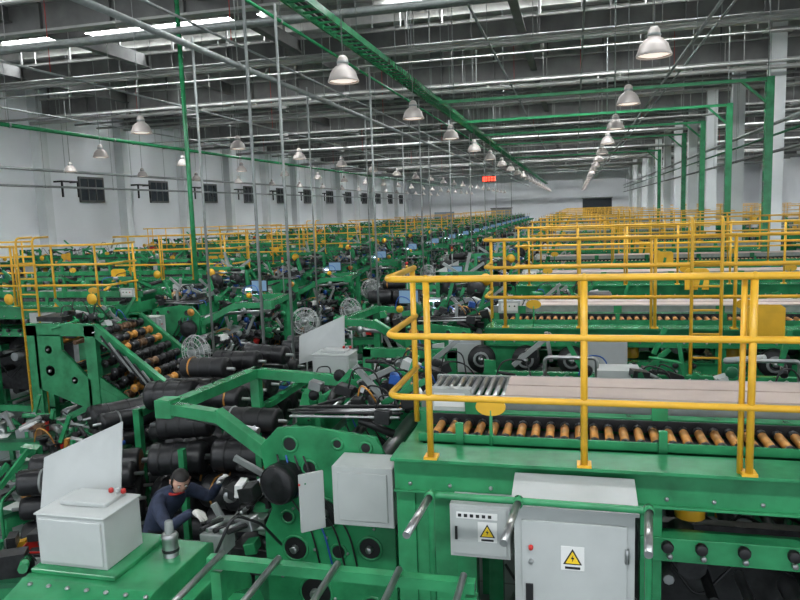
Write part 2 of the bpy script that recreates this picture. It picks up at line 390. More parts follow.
def railing(XR,ladder):
    b=MB(); r=.02; Y='yellow'
    for z in(3.4,3.06,2.69): b.tube([(-1.1,4.78,z),(-1.1,3.98,z),(XR,3.98,z)],r,Y,.1,10)
    for x in(-.85,.045,.91,1.78,2.65,3.52,4.4,5.3):
        if x>XR: continue
        b.cyl((x,3.985,2.31),(x,3.985,3.4),r,Y,10); b.box(x-.04,x+.04,3.96,4.05,2.31,2.325,Y); b.ball((x,3.98,3.4),.025,Y,8)
    b.cyl((-1.1,4.72,2.31),(-1.1,4.72,3.4),r,Y,10)
    b.cyl((.87,4.02,2.3),(.87,4.02,3.4),.016,Y,8)
    if ladder==1:
        for x in(1.3,1.62): b.tube([(x,3.9,.05),(x,3.9,3.6),(x,4.3,3.6)],.02,Y,.1)
        for k in range(11): b.cyl((1.3,3.9,.3+k*.28),(1.62,3.9,.3+k*.28),.014,Y,6)
    elif ladder==2:
        for x in(.35,.7): b.tube([(x,3.9,.05),(x,3.9,3.55),(x,4.3,3.55)],.02,Y,.1)
        for k in range(11): b.cyl((.35,3.9,.3+k*.28),(.7,3.9,.3+k*.28),.014,Y,6)
    return b
rail=railing(5.55,1).build('guard_railing',(2.2,4.4,2.1))
railP=railing(5.55,0).mesh('guard_railing_plain',(2.2,4.4,2.1)); railQ=railing(2.2,0).mesh('guard_railing_short',(2.2,4.4,2.1))
railS=railing(2.2,2).build('guard_railing',(2.2,4.4,2.1))
l=railS.location; railS.location=(MX-l.x-.0,l.y+PITCH+DL,l.z); railS.scale=(-1,1,1)
for k in range(1,20):
    if k>1: inst(gen,'roller_conveyor_platform',0,PITCH*(k-1))
    if k<7 or k%2==0:
        o=inst(rail,'guard_railing',0,PITCH*k)
        if k not in(1,4,8): o.data=railP
for k in range(2,20):
    o=inst(gen,'roller_conveyor_platform',0,PITCH*(k-1),True); o.data=lef.data
    if k<5 or k%2==0:
        o=inst(rail,'guard_railing',0,PITCH*k,True); o.data=railS.data if k in(4,8) else railQ
for k in range(2,20,2):
    o=inst(gen,'roller_conveyor_platform',-21.3,PITCH*(k-1)+.5); o.data=lef.data
for k in range(3,20):
    inst(gen,'roller_conveyor_platform',9.4,PITCH*(k-1))
    if k%2: o=inst(rail,'guard_railing',9.4,PITCH*k); o.data=railP
for k in(2,5): o=inst(rail,'guard_railing',-17.5,PITCH*k); o.data=railP
# ------------------------------------------------------------ tyre building machine head
def warn(b,x,y,z,s):
    b.box(x-s*.62,x+s*.62,y-.003,y,z-s*.75,z+s*.62,'paper')
    b.prism([(x-s*.5,z-s*.4),(x+s*.5,z-s*.4),(x,z+s*.5)],'y',y-.006,y-.003,'black')
    b.prism([(x-s*.38,z-s*.33),(x+s*.38,z-s*.33),(x,z+s*.36)],'y',y-.009,y-.006,'sign_yellow')
    b.prism([(x+s*.06,z+s*.2),(x-s*.1,z-s*.05),(x,z-s*.05),(x-s*.05,z-s*.27),(x+s*.1,z+s*.03),(x,z+s*.03)],'y',y-.012,y-.009,'black')
    b.box(x-s*.4,x+s*.4,y-.006,y-.003,z-s*.66,z-s*.52,'black')
def head(full):
    b=MB(); G='green'; random.seed(21)
    pl=[(-2.35,.35),(-1.3,.35),(-1.3,1.9),(-1.42,2.16),(-1.95,2.22),(-2.2,2.2),(-2.35,2.05),(-2.28,1.55),(-2.35,1.4)]
    for y in(4.75,6.25):
        b.prism(pl,'y',y,y+.04,G)
        for x,z,r in((-2.1,2.08,.05),(-1.85,1.55,.11),(-1.5,1.3,.08),(-2.1,1.25,.09),(-1.95,.9,.12),(-1.5,.8,.1),(-1.5,2.08,.035),(-1.72,2.1,.03),(-1.95,1.9,.05),(-1.75,1.25,.05),(-2.15,1.5,.04)):
            b.lathe([(r+.02,0),(r+.02,-.012),(r,-.012),(r,.0)],(x,y,z),(0,1,0),G,18); b.lathe([(r,-.004),(0,-.004)],(x,y,z),(0,1,0),'black',18)
            if r>.07: b.lathe([(0,-.05),(r*.3,-.05),(r*.35,-.01)],(x,y,z),(0,1,0),'steel',10)
        for k in range(26): b.lathe([(0,-.012),(.013,-.012),(.013,0)],(random.uniform(-2.25,-1.35),y,random.uniform(.5,2.05)),(0,1,0),'steel',6)
        b.box(-2.3,-1.35,y-.03,y,1.08,1.14,G)
        for k in range(4): b.tube([(-2.2+.07*k,y-.02,2.0),(-2.15+.09*k,y-.05,1.75),(-1.95+.1*k,y-.04,1.45),(-1.9+.1*k,y-.02,1.15)],.009,('black','blue','black','black')[k],.12,5)
    b.box(-2.5,-1.2,4.7,7.6,0,.35,'green_dark'); b.box(-2.4,-1.3,4.9,7.4,.35,.45,G)
    for x,z,r,m in((-2.1,1.9,.05,'steel'),(-1.5,1.85,.06,'steel'),(-1.8,1.95,.04,'black'),(-1.6,1.1,.12,'rubber'),(-2.05,1.5,.07,'steel'),(-2.1,.7,.1,'darkmetal'),(-1.45,1.5,.05,'orange')):
        b.cyl((x,4.79,z),(x,6.25,z),r,m,12)
    for k in range(9):
        x=-2.05+k*.1; b.cyl((x,5.3,2.2+k*.006),(x,5.9,2.2+k*.006),.018,'steel' if k%3 else 'black',8)
    for y in(5.28,5.9): b.beam((-2.1,y,2.19),(-1.2,y,2.25),.025,.05,'darkmetal')
    for x in(-2.1,-1.2): b.box(x,x+.05,5.28,5.9,1.95,2.17,G)
    for k in range(6): b.cyl((-2.2,5.0+.04*k,2.22+.02*(k%2)),(-1.3,5.0+.04*k,2.24+.02*(k%3)),.012,'black' if k%2 else 'steel',6)
    b.box(-1.66,-1.22,4.44,4.72,1.62,2.05,'white'); b.box(-1.88,-1.7,4.36,4.38,1.6,2.02,'white',(0,0,.7)); b.box(-1.62,-1.26,4.43,4.44,1.66,2.01,'white')
    for k in range(4): b.cyl((-1.86+.03*k,4.33+.03*k,1.95),(-1.85+.03*k,4.30+.03*k,1.95),.01,('red','green','yellow','black')[k],6)
    b.beam((-3.5,5.3,2.16),(-2.85,5.1,2.16),.1,.1,G); b.beam((-2.9,5.11,2.18),(-2.25,4.95,1.84),.09,.11,G); b.beam((-3.46,5.25,2.16),(-3.28,6.7,2.16),.12,.1,G); b.beam((-3.3,6.65,2.16),(-2.2,6.4,2.16),.1,.1,G)
    b.box(-3.56,-3.4,5.22,5.38,2.08,2.24,G); b.beam((-3.3,6.68,2.1),(-3.3,6.68,0),.1,.1,G); b.box(-3.45,-3.15,6.5,6.85,0,.03,G)
    b.cyl((-3.42,5.5,2.02),(-2.6,5.25,2.0),.03,'steel',10)
    b.beam((-2.3,4.95,1.82),(-1.9,5.0,1.82),.12,.3,G)
    b.lathe([(.04,-.14),(.13,-.14),(.15,-.12),(.155,-.09),(.145,-.07),(.155,-.05),(.145,-.03),(.155,0),(.145,.02),(.155,.05),(.15,.1),(.13,.12),(.04,.12)],(-2.14,4.74,1.80),(.25,1,0),'rubber',24)
    b.lathe([(.135,-.125),(.145,-.14),(.15,-.125)],(-2.14,4.74,1.80),(.25,1,0),'darkmetal',20)
    b.lathe([(0,-.13),(.1,-.13),(.13,-.135)],(-2.14,4.74,1.80),(.25,1,0),'black',16)
    b.cyl((-2.14,4.66,1.80),(-2.12,5.0,1.80),.03,'steel',10)
    b.cyl((-2.95,4.98,1.27),(-2.1,4.86,1.33),.022,'steel',10); b.cyl((-2.9,5.6,1.35),(-2.3,5.6,1.4),.05,'steel',12); b.cyl((-2.8,5.85,1.45),(-2.3,5.85,1.45),.09,'rubber',16)
    b.box(-2.75,-2.35,4.9,6.2,.9,1.12,'darkmetal'); b.box(-2.8,-2.4,5.4,6.1,.35,.9,G)
    for k in range(7): b.cyl((-2.9+.06*k,4.85,1.2+.05*k),(-2.75+.05*k,5.5,1.3+.04*k),.016,'steel' if k%2 else 'black',8)
    clutter(b,-2.85,-2.35,4.9,6.2,1.12,1.6,80,4,('steel','darkmetal','black','black','steel','green'))
    clutter(b,-2.2,-1.25,5.0,6.2,2.15,2.35,36,5,('black','black','steel','darkmetal','green'))
    clutter(b,-2.2,-1.25,6.3,7.3,1.5,2.3,90,6)
    clutter(b,-2.9,-2.3,6.3,7.5,1.0,2.0,70,8)
    for x in(-2.95,-2.3): b.box(x,x+.08,7.3,7.38,0,2.0,G)
    b.box(-2.95,-2.3,7.3,7.38,1.9,2.0,G); b.box(-2.9,-2.3,6.3,7.3,.8,1.0,'darkmetal')
    for k in range(14):
        x=random.uniform(-2.1,-1.2);y=random.uniform(5.9,6.9);z=random.uniform(1.7,2.15)
        b.sweep(fillet([(x,y,z),(x-.1,y-.05,z+random.uniform(.15,.3)),(x+random.uniform(.1,.4),y+.1,z+.22),(x+random.uniform(.2,.5),y+.1,z-.2)],.15),.01,'black',5)
    for x in(-2.3,-1.35): b.box(x,x+.1,7.3,7.4,.35,2.3,G)
    b.box(-2.3,-1.25,7.3,7.4,2.2,2.3,G); b.beam((-2.25,6.3,2.0),(-2.25,7.35,1.92),.1,.1,G); b.beam((-1.35,6.3,2.0),(-1.35,7.35,1.92),.1,.1,G)
    for k in range(8): b.cyl((-2.2,6.45+.11*k,1.98),(-1.35,6.45+.11*k,1.98),.03,'steel' if k%3 else 'rubber',8)
    for k in range(5): b.cyl((-2.15,6.4+.2*k,1.2+.1*(k%2)),(-1.4,6.4+.2*k,1.2),.08,'rubber',12)
    if full:
        b.cyl((-2.35,6.9,1.98),(-2.35,6.9,2.3),.012,'galv',6); b.box(-2.52,-2.22,6.87,6.93,2.27,2.32,'white'); b.box(-2.5,-2.24,6.86,6.94,2.255,2.27,'led')
        b.cyl((-2.7,6.6,2.0),(-2.7,6.6,2.35),.015,'galv',6); b.box(-2.88,-2.52,6.56,6.6,2.25,2.5,'black'); b.box(-2.86,-2.54,6.555,6.56,2.27,2.48,'screen')
        portal(b,-2.3,-1.25,6.9,2.2,2.75,.07); b.beam((-2.27,6.93,2.72),(-2.27,7.5,2.3),.06,.06,G); b.beam((-1.3,6.93,2.72),(-1.3,7.5,2.3),.06,.06,G)
        for k in range(5): b.cyl((-2.25,6.93,2.3+.08*k),(-1.3,6.93,2.3+.08*k),.02,'black' if k%2 else 'steel',6)
        b.lathe([(.02,-.03),(.16,-.03),(.16,.03),(.13,.03),(.13,-.03)],(-1.6,6.8,2.45),(0,1,0),'black',18)
        b.lathe([(.02,-.03),(.12,-.03),(.12,.03)],(-2.05,6.8,2.5),(0,1,0),'darkmetal',16)
        disc(b,-1.45,6.88,2.62,.1); disc(b,-2.2,4.72,2.1,.07,'orange')
        clutter(b,-2.2,-1.3,6.85,7.4,2.2,2.7,50,16)
        clutter(b,-3.1,-1.3,4.9,7.5,2.0,2.3,60,17,('black','darkmetal','green','steel','black','galv'))
        b.cyl((-2.9,7.34,2.0),(-2.9,7.34,2.9),.012,'galv',6)
        for j,m in enumerate(('red','yellow','green')): b.cyl((-2.9,7.34,2.9-.06*j),(-2.9,7.34,2.85-.06*j),.025,m,8)
    return b
hA=head(False).build('tire_building_machine',(-2.3,6,0),.004)
h0=head(True).build('tire_building_machine',(-2.3,6,0)); h0.location.y+=PITCH
def headstock():
    b=MB(); G='green'
    prof=[(2.9,0),(4.2,0),(4.2,1.4),(4.12,1.58),(3.92,1.68),(3.3,1.68),(3.1,1.62),(2.9,1.4)]
    b.prism(prof,'x',-3.25,-2.35,G); b.prism([(y,z*.93) for y,z in prof],'x',-2.35,-2.2,G); b.prism([(y,z*.8) for y,z in prof],'x',-2.2,-2.1,G)
    b.box(-3.24,-2.65,3.36,3.92,1.68,1.71,G)
    b.box(-3.22,-2.74,3.42,3.78,1.71,2.03,'white'); b.box(-3.2,-2.76,3.41,3.42,1.73,2.01,'white'); b.box(-3.23,-2.73,3.41,3.79,2.03,2.042,'white')
    b.box(-3.15,-2.82,3.55,3.76,2.042,2.07,'white')
    b.add([(-3.58,3.84,1.82),(-2.94,3.86,2.0),(-2.96,3.97,2.46),(-3.60,3.95,2.18),(-3.58,3.855,1.82),(-2.94,3.875,2.0),(-2.96,3.985,2.46),(-3.60,3.965,2.18)],[(0,1,2,3),(7,6,5,4),(0,4,5,1),(1,5,6,2),(2,6,7,3),(3,7,4,0)],'white')
    b.box(-3.2,-3.0,3.78,3.86,1.71,1.95,'galv')
    for k in range(3): b.cyl((-2.9+.045*k,3.72,2.07),(-2.9+.045*k,3.72,2.1),.016,('red','white','red')[k],8)
    o=(-2.5,3.72,1.66)
    b.lathe([(0,.17),(.045,.17),(.055,.15),(.05,.13),(.05,.0),(.065,-.02)],o,(0,0,1),'steel',16); b.lathe([(0,.25),(.025,.25),(.03,.17)],o,(0,0,1),'galv',10); b.lathe([(.052,.05),(.055,.06),(.052,.07)],o,(0,0,1),'darkmetal',16)
    b.box(-2.45,-2.28,3.98,4.15,1.55,1.7,'galv'); b.tube([(-2.3,3.9,1.6),(-2.2,4.0,1.85),(-2.1,4.2,1.7),(-2.1,4.5,1.4)],.012,'black',.08,6)
    for k in range(5): b.cyl((-2.45+.05*k,4.0,1.72),(-2.42+.06*k,4.25,1.68),.018,'steel' if k%2 else 'darkmetal',8)
    b.beam((-2.5,4.3,1.62),(-2.15,4.2,1.7),.09,.09,'steel')
    for k in range(7): b.lathe([(0,.012),(.016,.012),(.016,0)],(-3.15+.13*k,3.25,1.675),(0,0,1),'steel',6)
    b.lathe([(0,.1),(.05,.09),(.07,.03),(.07,0)],(-2.2,3.02,1.5),(0,0,1),'yellow',12)
    return b
hs0=headstock().build('machine_headstock',(-2.6,3.5,0),.01)
def creel():
    b=MB(); G='green'
    for y in(9.5,10.7):
        b.box(-8.75,-8.55,y,y+.1,0,2.15,G); b.box(-7.65,-7.45,y,y+.1,0,2.15,G); b.box(-8.75,-7.45,y,y+.1,1.98,2.18,G)
        b.beam((-7.5,y+.05,2.1),(-6.05,y+.05,1.0),.1,.18,G); b.box(-6.18,-6.0,y,y+.1,0,1.05,G); b.box(-8.6,-6.1,y,y+.1,.3,.42,G)
        b.prism([(-8.6,1.1),(-7.6,.75),(-7.6,1.25),(-8.1,1.75),(-8.1,2.0),(-8.6,2.0)],'y',y,y+.06,G)
        b.prism([(-7.5,1.35),(-6.9,.95),(-6.9,.42),(-7.5,.42)],'y',y+.02,y+.06,G)
        for x,z,r in((-8.35,1.75,.07),(-8.35,1.4,.09),(-7.9,1.25,.06),(-7.2,.8,.1)): b.lathe([(0,-.02),(r,-.02),(r,0)],(x,y+.02,z),(0,1,0),'black',14); b.lathe([(0,-.05),(r*.3,-.05),(r*.3,0)],(x,y+.02,z),(0,1,0),'steel',8)
        b.beam((-7.5,y+.05,1.1),(-6.1,y+.05,.45),.08,.12,G); b.beam((-8.6,y+.05,.4),(-7.6,y+.05,.85),.08,.1,G)
    for x,z in((-8.65,2.05),(-7.55,2.05),(-8.65,.35),(-6.1,.35),(-6.1,.95)): b.box(x-.05,x+.05,9.6,10.7,z-.05,z+.05,G)
    R=random.Random(9)
    for row in range(9):
        t=row/8; x=-7.45+1.35*t; z=2.05-1.05*t
        b.cyl((x,9.45,z),(x,10.85,z),.014,'steel',6)
        for lv in range(4):
            zz=z-.02-.26*lv
            if zz<.3: continue
            b.cyl((x+.05,9.62,zz),(x+.05,10.68,zz),.012,'steel',6)
            for k in range(5):
                y=9.7+.22*k; m=R.choice(['black','rubber','brown','darkmetal','black','orange','black'])
                b.lathe([(.02,-.08),(.07,-.08),(.07,-.065),(.045,-.06),(.045,.06),(.07,.065),(.07,.08),(.02,.08)],(x+.05,y,zz),(0,1,0),m,10)
    for k in range(14):
        x=-8.5+R.random()*.95; z=.5+1.4*R.random(); b.cyl((x,9.6,z),(x,10.7,z),R.uniform(.02,.07),R.choice(['steel','brown','orange','black','darkmetal','steel']),8)
    for k in range(9): b.beam((-7.3+.14*k,9.44,2.0-.11*k),(-6.9+.14*k,9.4,1.55-.11*k),.02,.03,'galv' if k%2 else 'darkmetal')
    clutter(b,-8.5,-7.5,9.6,10.6,2.0,2.3,50,12); clutter(b,-7.3,-6.1,9.5,10.7,.4,1.2,60,13)
    b.box(-8.7,-8.2,9.7,10.2,2.18,2.26,'darkmetal')
    return b
cr0=creel().build('spool_creel',(-7.4,10.2,0),.0)
def rolls(b,x,y,z,r,l,R,tilt=0):
    m=R.choice(('rubber','rubber','rubber','black'))
    b.lathe([(.03,-l/2),(r*.95,-l/2),(r*1.03,-l/2+.03),(r*.96,-l*.2),(r*1.01,0),(r*.96,l*.2),(r*1.03,l/2-.03),(r*.95,l/2),(.03,l/2)],(x,y,z),(1,tilt,R.uniform(-.05,.05)),m,22)
    b.lathe([(r*.8,l/2+.002),(r*.65,l/2+.012),(r*.5,l/2+.002),(r*.35,l/2+.012),(r*.2,l/2+.002)],(x,y,z),(1,tilt,0),R.choice(('darkmetal','brown','darkmetal')),16)
    b.cyl((x-l/2-.1,y-tilt*(l/2+.1),z),(x+l/2+.1,y+tilt*(l/2+.1),z),.02,'steel',8)
    for w in(-.3,-.05,.22): b.lathe([(r*1.0,-.012),(r*1.06,0),(r*1.0,.012)],(x+w*l,y+tilt*w*l,z),(1,tilt,0),R.choice(('darkmetal','darkmetal','black','black','orange' if R.random()<.5 else 'galv')),18)
def rack():
    b=MB(); G='green'; R=random.Random(5)
    for x in(-5.0,-3.6):
        for y in(7.0,8.9): b.box(x-.04,x+.04,y-.04,y+.04,0,1.6,G)
        b.box(x-.04,x+.04,7.0,8.9,.95,1.03,G); b.box(x-.04,x+.04,7.0,8.9,.35,.42,G); b.box(x-.04,x+.04,7.0,8.9,1.5,1.58,G)
    for i,z in enumerate((1.72,1.25,.72)):
        for k in range(5):
            for xc in(-4.62,-3.98): rolls(b,xc,7.15+.4*k,z+R.uniform(-.02,.04),R.uniform(.10,.19),.58,R,R.uniform(-.12,.12))
    for k in range(3): rolls(b,-4.3+.2*k,7.4+.42*k,2.02,.12,.6,R,R.uniform(-.15,.15))
    return b
rk=rack().build('rubber_roll_rack',(-4.3,8,0))
b=MB(); R=random.Random(3)
b.box(-3.95,-3.0,6.05,6.95,.0,.12,'darkmetal')
for x in(-3.85,-3.0):
    for y in(6.05,6.95): b.box(x-.03,x+.03,y-.03,y+.03,.1,1.5,'green')
for x,y,z,r,l in ((-3.35,6.2,1.0,.17,.7),(-3.3,6.55,1.02,.18,.75),(-3.4,6.85,1.0,.15,.7),(-3.3,6.4,1.34,.17,.7),(-3.4,6.75,1.36,.16,.65),(-3.35,6.6,1.66,.13,.66),(-3.35,6.3,.65,.18,.7),(-3.35,6.7,.65,.18,.7),(-3.35,6.3,.3,.17,.7),(-3.35,6.7,.3,.17,.7),(-4.05,6.3,1.3,.17,.55),(-4.1,6.65,1.3,.14,.55),(-4.05,6.48,1.62,.15,.55),(-4.05,6.3,.9,.18,.55),(-4.1,6.68,.9,.18,.55),(-4.1,6.5,.5,.18,.55),(-4.1,6.5,.2,.18,.55)):
    rolls(b,x,y,z,r,l,R,R.uniform(-.25,.25))
b.build('rubber_roll_stack')
for k in range(1,20):
    if k>1: inst(h0,'tire_building_machine',0,PITCH*(k-1))
    if k in(1,3,6,9): inst(hs0,'machine_headstock',0,PITCH*k)
    else: inst(cr0,'spool_creel',.9,PITCH*(k-1)-2.1-DL,True)
    if k%2==0: inst(rk,'rubber_roll_rack',0,PITCH*k-.2)
for k in range(1,20):
    inst(h0,'tire_building_machine',0,PITCH*(k-1),True)
    if k>1: inst(cr0,'spool_creel',0,PITCH*(k-1))
# ------------------------------------------------------------ foreground cabinets & frames
b=MB()
b.box(-.33,.30,3.68,4.0,.6,2.17,'white'); b.prism([(3.66,2.17),(4.0,2.17),(4.0,2.25),(3.66,2.19)],'x',-.35,.32,'white'); b.box(-.29,.26,3.665,3.68,.7,2.11,'white')
for x in(-.3,.2): b.box(x,x+.08,3.7,3.95,0,.6,'green')
warn(b,-.02,3.664,1.92,.1)
for z in(1.96,1.88): b.lathe([(0,-.02),(.012,-.02),(.014,0)],(-.24,3.664,z),(0,1,0),'red' if z>1.9 else 'steel',10)
b.box(-.27,-.23,3.655,3.664,1.6,1.75,'black'); b.box(.1,.22,3.66,3.665,1.3,1.5,'paper')
for z in(.9,1.4,1.95): b.cyl((.26,3.66,z-.04),(.26,3.66,z+.04),.012,'steel',8)
b.build('electrical_cabinet',None,.008)
b=MB(); b.box(-.72,-.37,3.86,4.04,1.77,2.09,'white'); b.box(-.7,-.39,3.85,3.86,1.79,2.07,'white'); warn(b,-.5,3.849,1.94,.09); b.box(-.68,-.44,3.845,3.849,2.01,2.05,'paper')
for k in range(6): b.box(-.67+.035*k,-.65+.035*k,3.842,3.845,2.02,2.04,'black')
b.box(-.69,-.675,3.84,3.85,1.88,1.96,'black'); b.box(-.66,-.43,4.0,4.045,1.7,1.77,'galv'); b.build('junction_box',None,.006)
b=MB()
b.tube([(-.78,3.62,1.2),(-.78,3.62,2.24),(.36,3.6,2.24),(.36,3.6,1.2)],.02,'green',.05,10)
for x in(-.78,-.3,.36): b.cyl((x,3.62,2.24),(x-.04,3.2,2.2),.02,'steel',12); b.lathe([(.021,-.03),(.027,-.03),(.027,.03),(.021,.03)],(x,3.6,2.24),(0,1,0),'green',12)
for x in(-.78,.36): b.cyl((x,3.62,0),(x,3.62,1.2),.03,'green',10)
b.build('tube_guard_frame')
b=MB()
b.box(-2.0,-.5,3.3,3.36,1.86,1.92,'green'); b.box(-2.0,-.5,2.35,2.41,1.84,1.9,'green')
for x in(-1.98,-.55):
    for y in(2.35,3.3): b.box(x,x+.06,y,y+.06,0,1.84,'green')
for k in range(5): b.cyl((-1.92+.34*k,3.34,1.94),(-1.92+.34*k,2.37,1.92),.018,'steel',12)
b.box(-2.0,-.5,3.3,3.36,1.55,1.6,'green')
for y in(2.4,3.3): b.box(-2.0,-.5,y,y+.04,.4,.45,'green')
b.build('loading_rack')
# fans
def fan():
    b=MB()
    b.lathe([(.0,0),(.2,0),(.2,.03),(.05,.05),(.03,.06)],(0,0,0),(0,0,1),'darkmetal',16); b.cyl((0,0,.05),(0,0,1.75),.018,'galv',8)
    for rr,dy in((.26,0),(.24,-.06),(.24,.06),(.17,-.08),(.09,-.09)):
        b.sweep([(rr*math.cos(a*math.pi/12),dy,1.8+rr*math.sin(a*math.pi/12)) for a in range(25)],.006,'white',5,False)
    for a in range(24):
        c,s_=math.cos(a*math.pi/12),math.sin(a*math.pi/12)
        b.sweep([(.04*c,-.09,1.8+.04*s_),(.24*c,-.06,1.8+.24*s_),(.26*c,0,1.8+.26*s_),(.24*c,.06,1.8+.24*s_),(.05*c,.09,1.8+.05*s_)],.003,'white',3)
    b.lathe([(0,-.1),(.05,-.1),(.05,.1),(.07,.12),(.06,.25),(0,.26)],(0,0,1.8),(0,1,0),'galv',14)
    for k in range(4):
        a=k*1.57; c,s_=math.cos(a),math.sin(a); c2,s2=math.cos(a+.9),math.sin(a+.9)
        b.add([(.04*c,-.02,1.8+.04*s_),(.22*c,-.04,1.8+.22*s_),(.22*c2,.03,1.8+.22*s2),(.04*c2,.02,1.8+.04*s2)],[(0,1,2,3)],'galv')
    return b
f0=fan().build('pedestal_fan',(0,0,0)); f0.location=(-5.55,9.3,0); f0.rotation_euler=(0,0,-.3)
for x,y,r in((-4.95,12.2,.3),(-4.5,13.6,-.4),(-5.2,17.5,.2),(-4.6,22,0),(-4.9,27,.5)):
    o=inst(f0,'pedestal_fan'); o.location=(x,y,0); o.rotation_euler=(0,0,r)
def bench(seed,top=.86):
    b=MB(); G='green'; R=random.Random(seed)
    b.box(-.6,.6,-.35,.35,top,top+.04,'green_dark')
    for x in(-.56,.5):
        for y in(-.31,.25): b.box(x,x+.06,y,y+.06,0,top,G)
    b.box(-.56,.56,-.31,.31,.25,.28,'darkmetal'); b.box(-.56,.56,-.34,-.31,top-.12,top,G)
    for k in range(12):
        x=R.uniform(-.5,.45);y=R.uniform(-.28,.25);w=R.uniform(.04,.12);z=top+.04 if k%2 else .28; hh=R.uniform(.03,.2)
        b.box(x-w,x+w,y-w*.7,y+w*.7,z,z+hh,R.choice(['black','darkmetal','galv','green','brown','green_dark','black','blue' if k==3 else 'green','red' if k==5 else 'black']),(0,0,R.uniform(-.5,.5)))
    for k in range(9):
        x=R.uniform(-.5,.5);y=R.uniform(-.25,.25); z=top+.04 if k%2 else .28
        b.lathe([(.02,0),(.1,0),(.1,.02),(.06,.03),(.06,.14),(.1,.15),(.1,.17),(.02,.17)],(x,y,z),(0,0,1),R.choice(['black','rubber','darkmetal','steel','brown']),14)
    x=R.uniform(-.3,.3); bc=R.choice(('blue','red','blue'))
    for s_ in(-1,1): b.box(x-.15,x+.15,s_*.1-.005,s_*.1+.005,top+.04,top+.18,bc); b.box(x+s_*.15-.005,x+s_*.15+.005,-.1,.1,top+.04,top+.18,bc)
    b.box(x-.15,x+.15,-.1,.1,top+.04,top+.05,bc)
    b.box(-.5,-.25,-.3,-.12,top+.04,top+.045,'paper',(0,0,.3))
    clutter(b,-.5,.5,-.25,.25,top+.06,top+.25,30,seed+50,('black','steel','darkmetal','green','galv'))
    return b
for i,(x,y,r) in enumerate(((-4.75,4.7,.3),(-6.2,7.3,.1),(-5.7,6.2,1.2),(-7.4,8.0,.2),(-4.6,10.6,1.4),(-5.0,15.6,.2),(-4.6,20,1))):
    o=bench(i+3).build('workbench',(0,0,0)); o.location=(x,y,0); o.rotation_euler=(0,0,r)
def trolley():
    b=MB(); b.box(-.7,.7,-.4,.4,.18,.24,'green'); R=random.Random(8)
    for x in(-.6,.6):
        for y in(-.32,.32): b.lathe([(0,-.03),(.09,-.03),(.09,.03),(0,.03)],(x,y,.09),(0,1,0),'black',14); b.box(x-.03,x+.03,y-.03,y+.03,.09,.18,'galv')
    b.tube([(-.68,-.36,.24),(-.68,-.36,1.1),(-.68,.36,1.1),(-.68,.36,.24)],.018,'green',.1)
    for i in range(4):
        for k in range(2): rolls(b,-.0,-.18+.36*k,.4+.27*i,R.uniform(.11,.16),1.1,R,0)
    return b
tr=trolley().build('rubber_trolley',(0,0,0)); tr.location=(-5.0,6.0,0); tr.rotation_euler=(0,0,.4)
for x,y,r in((-6.7,5.6,.2),(-5.8,8.1,1.0),(-5.1,12.9,.1),(-4.6,17.2,1.3),(-4.9,24.2,.3)):
    o=inst(tr,'rubber_trolley'); o.location=(x,y,0); o.rotation_euler=(0,0,r)
# led sign
b=MB(); b.box(-7.3,-6.1,57,57.15,5.85,6.35,'black'); b.cyl((-7.1,57.1,6.35),(-7.1,57.1,9.9),.02,'galv',5); b.cyl((-6.3,57.1,6.35),(-6.3,57.1,9.9),.02,'galv',5)
for k in range(5):
    for j in range(2): b.box(-7.22+.22*k,-7.08+.22*k,56.99,57,5.93+.2*j,6.07+.2*j,'redled')
b.build('led_sign')
# ------------------------------------------------------------ woman worker (bent forward over the machine)
par=bpy.data.objects.new('woman_worker',None); S.collection.objects.link(par); par.location=(-3.6,5.45,0)
def skinobj(name,verts,edges,radii,sub=2,mats=('jacket',),root=0):
    me=bpy.data.meshes.new(name); me.from_pydata(verts,edges,[]); ob=bpy.data.objects.new(name,me); S.collection.objects.link(ob)
    sk=ob.modifiers.new('skin','SKIN'); sk.use_smooth_shade=True
    for i,r in enumerate(radii):
        d=me.skin_vertices[0].data[i]; d.radius=(r,r) if not isinstance(r,tuple) else r; d.use_root=(i==root)
    ss=ob.modifiers.new('sub','SUBSURF'); ss.levels=sub; ss.render_levels=sub
    dg=bpy.context.evaluated_depsgraph_get(); dg.update()
    me2=bpy.data.meshes.new_from_object(ob.evaluated_get(dg)); ob.modifiers.clear(); ob.data=me2
    me2.materials.clear()
    for m in mats: me2.materials.append(MATS[m])
    for p in me2.polygons: p.use_smooth=True; p.material_index=0
    ob.parent=par; ob.matrix_parent_inverse=Matrix.Translation(par.location).inverted(); return ob
bx=-3.62; by=-.14
V=[(bx-.26,5.70,.90),(bx-.18,5.65,1.06),(bx-.04,5.57,1.22),(bx+.08,5.49,1.33),(bx+.15,5.45,1.40),
   (bx+.02,5.33,1.31),(bx+.26,5.12,1.20),(bx+.52,5.10,1.38),
   (bx+.15,5.66,1.33),(bx+.32,5.74,1.22),(bx+.52,5.56,1.44),
   (bx-.28,5.60,.83),(bx-.16,5.54,.46),(bx-.24,5.56,.1),(bx-.12,5.51,.04),
   (bx-.23,5.80,.83),(bx-.08,5.80,.46),(bx-.18,5.84,.1),(bx-.06,5.81,.04)]
V=[(a,b_+by,c) for a,b_,c in V]
E=[(0,1),(1,2),(2,3),(3,4),(3,5),(5,6),(6,7),(3,8),(8,9),(9,10),(0,11),(11,12),(12,13),(13,14),(0,15),(15,16),(16,17),(17,18)]
R=[.13,.125,.14,.085,.05,.075,.055,.038,.075,.055,.038,.09,.062,.045,.04,.09,.062,.045,.04]
bo=skinobj('body_clothes',V,E,R,2,('jacket','trousers','black'))
for p in bo.data.polygons:
    z=p.center.z; p.material_index=2 if z<.08 else (1 if z<.93 else 0)
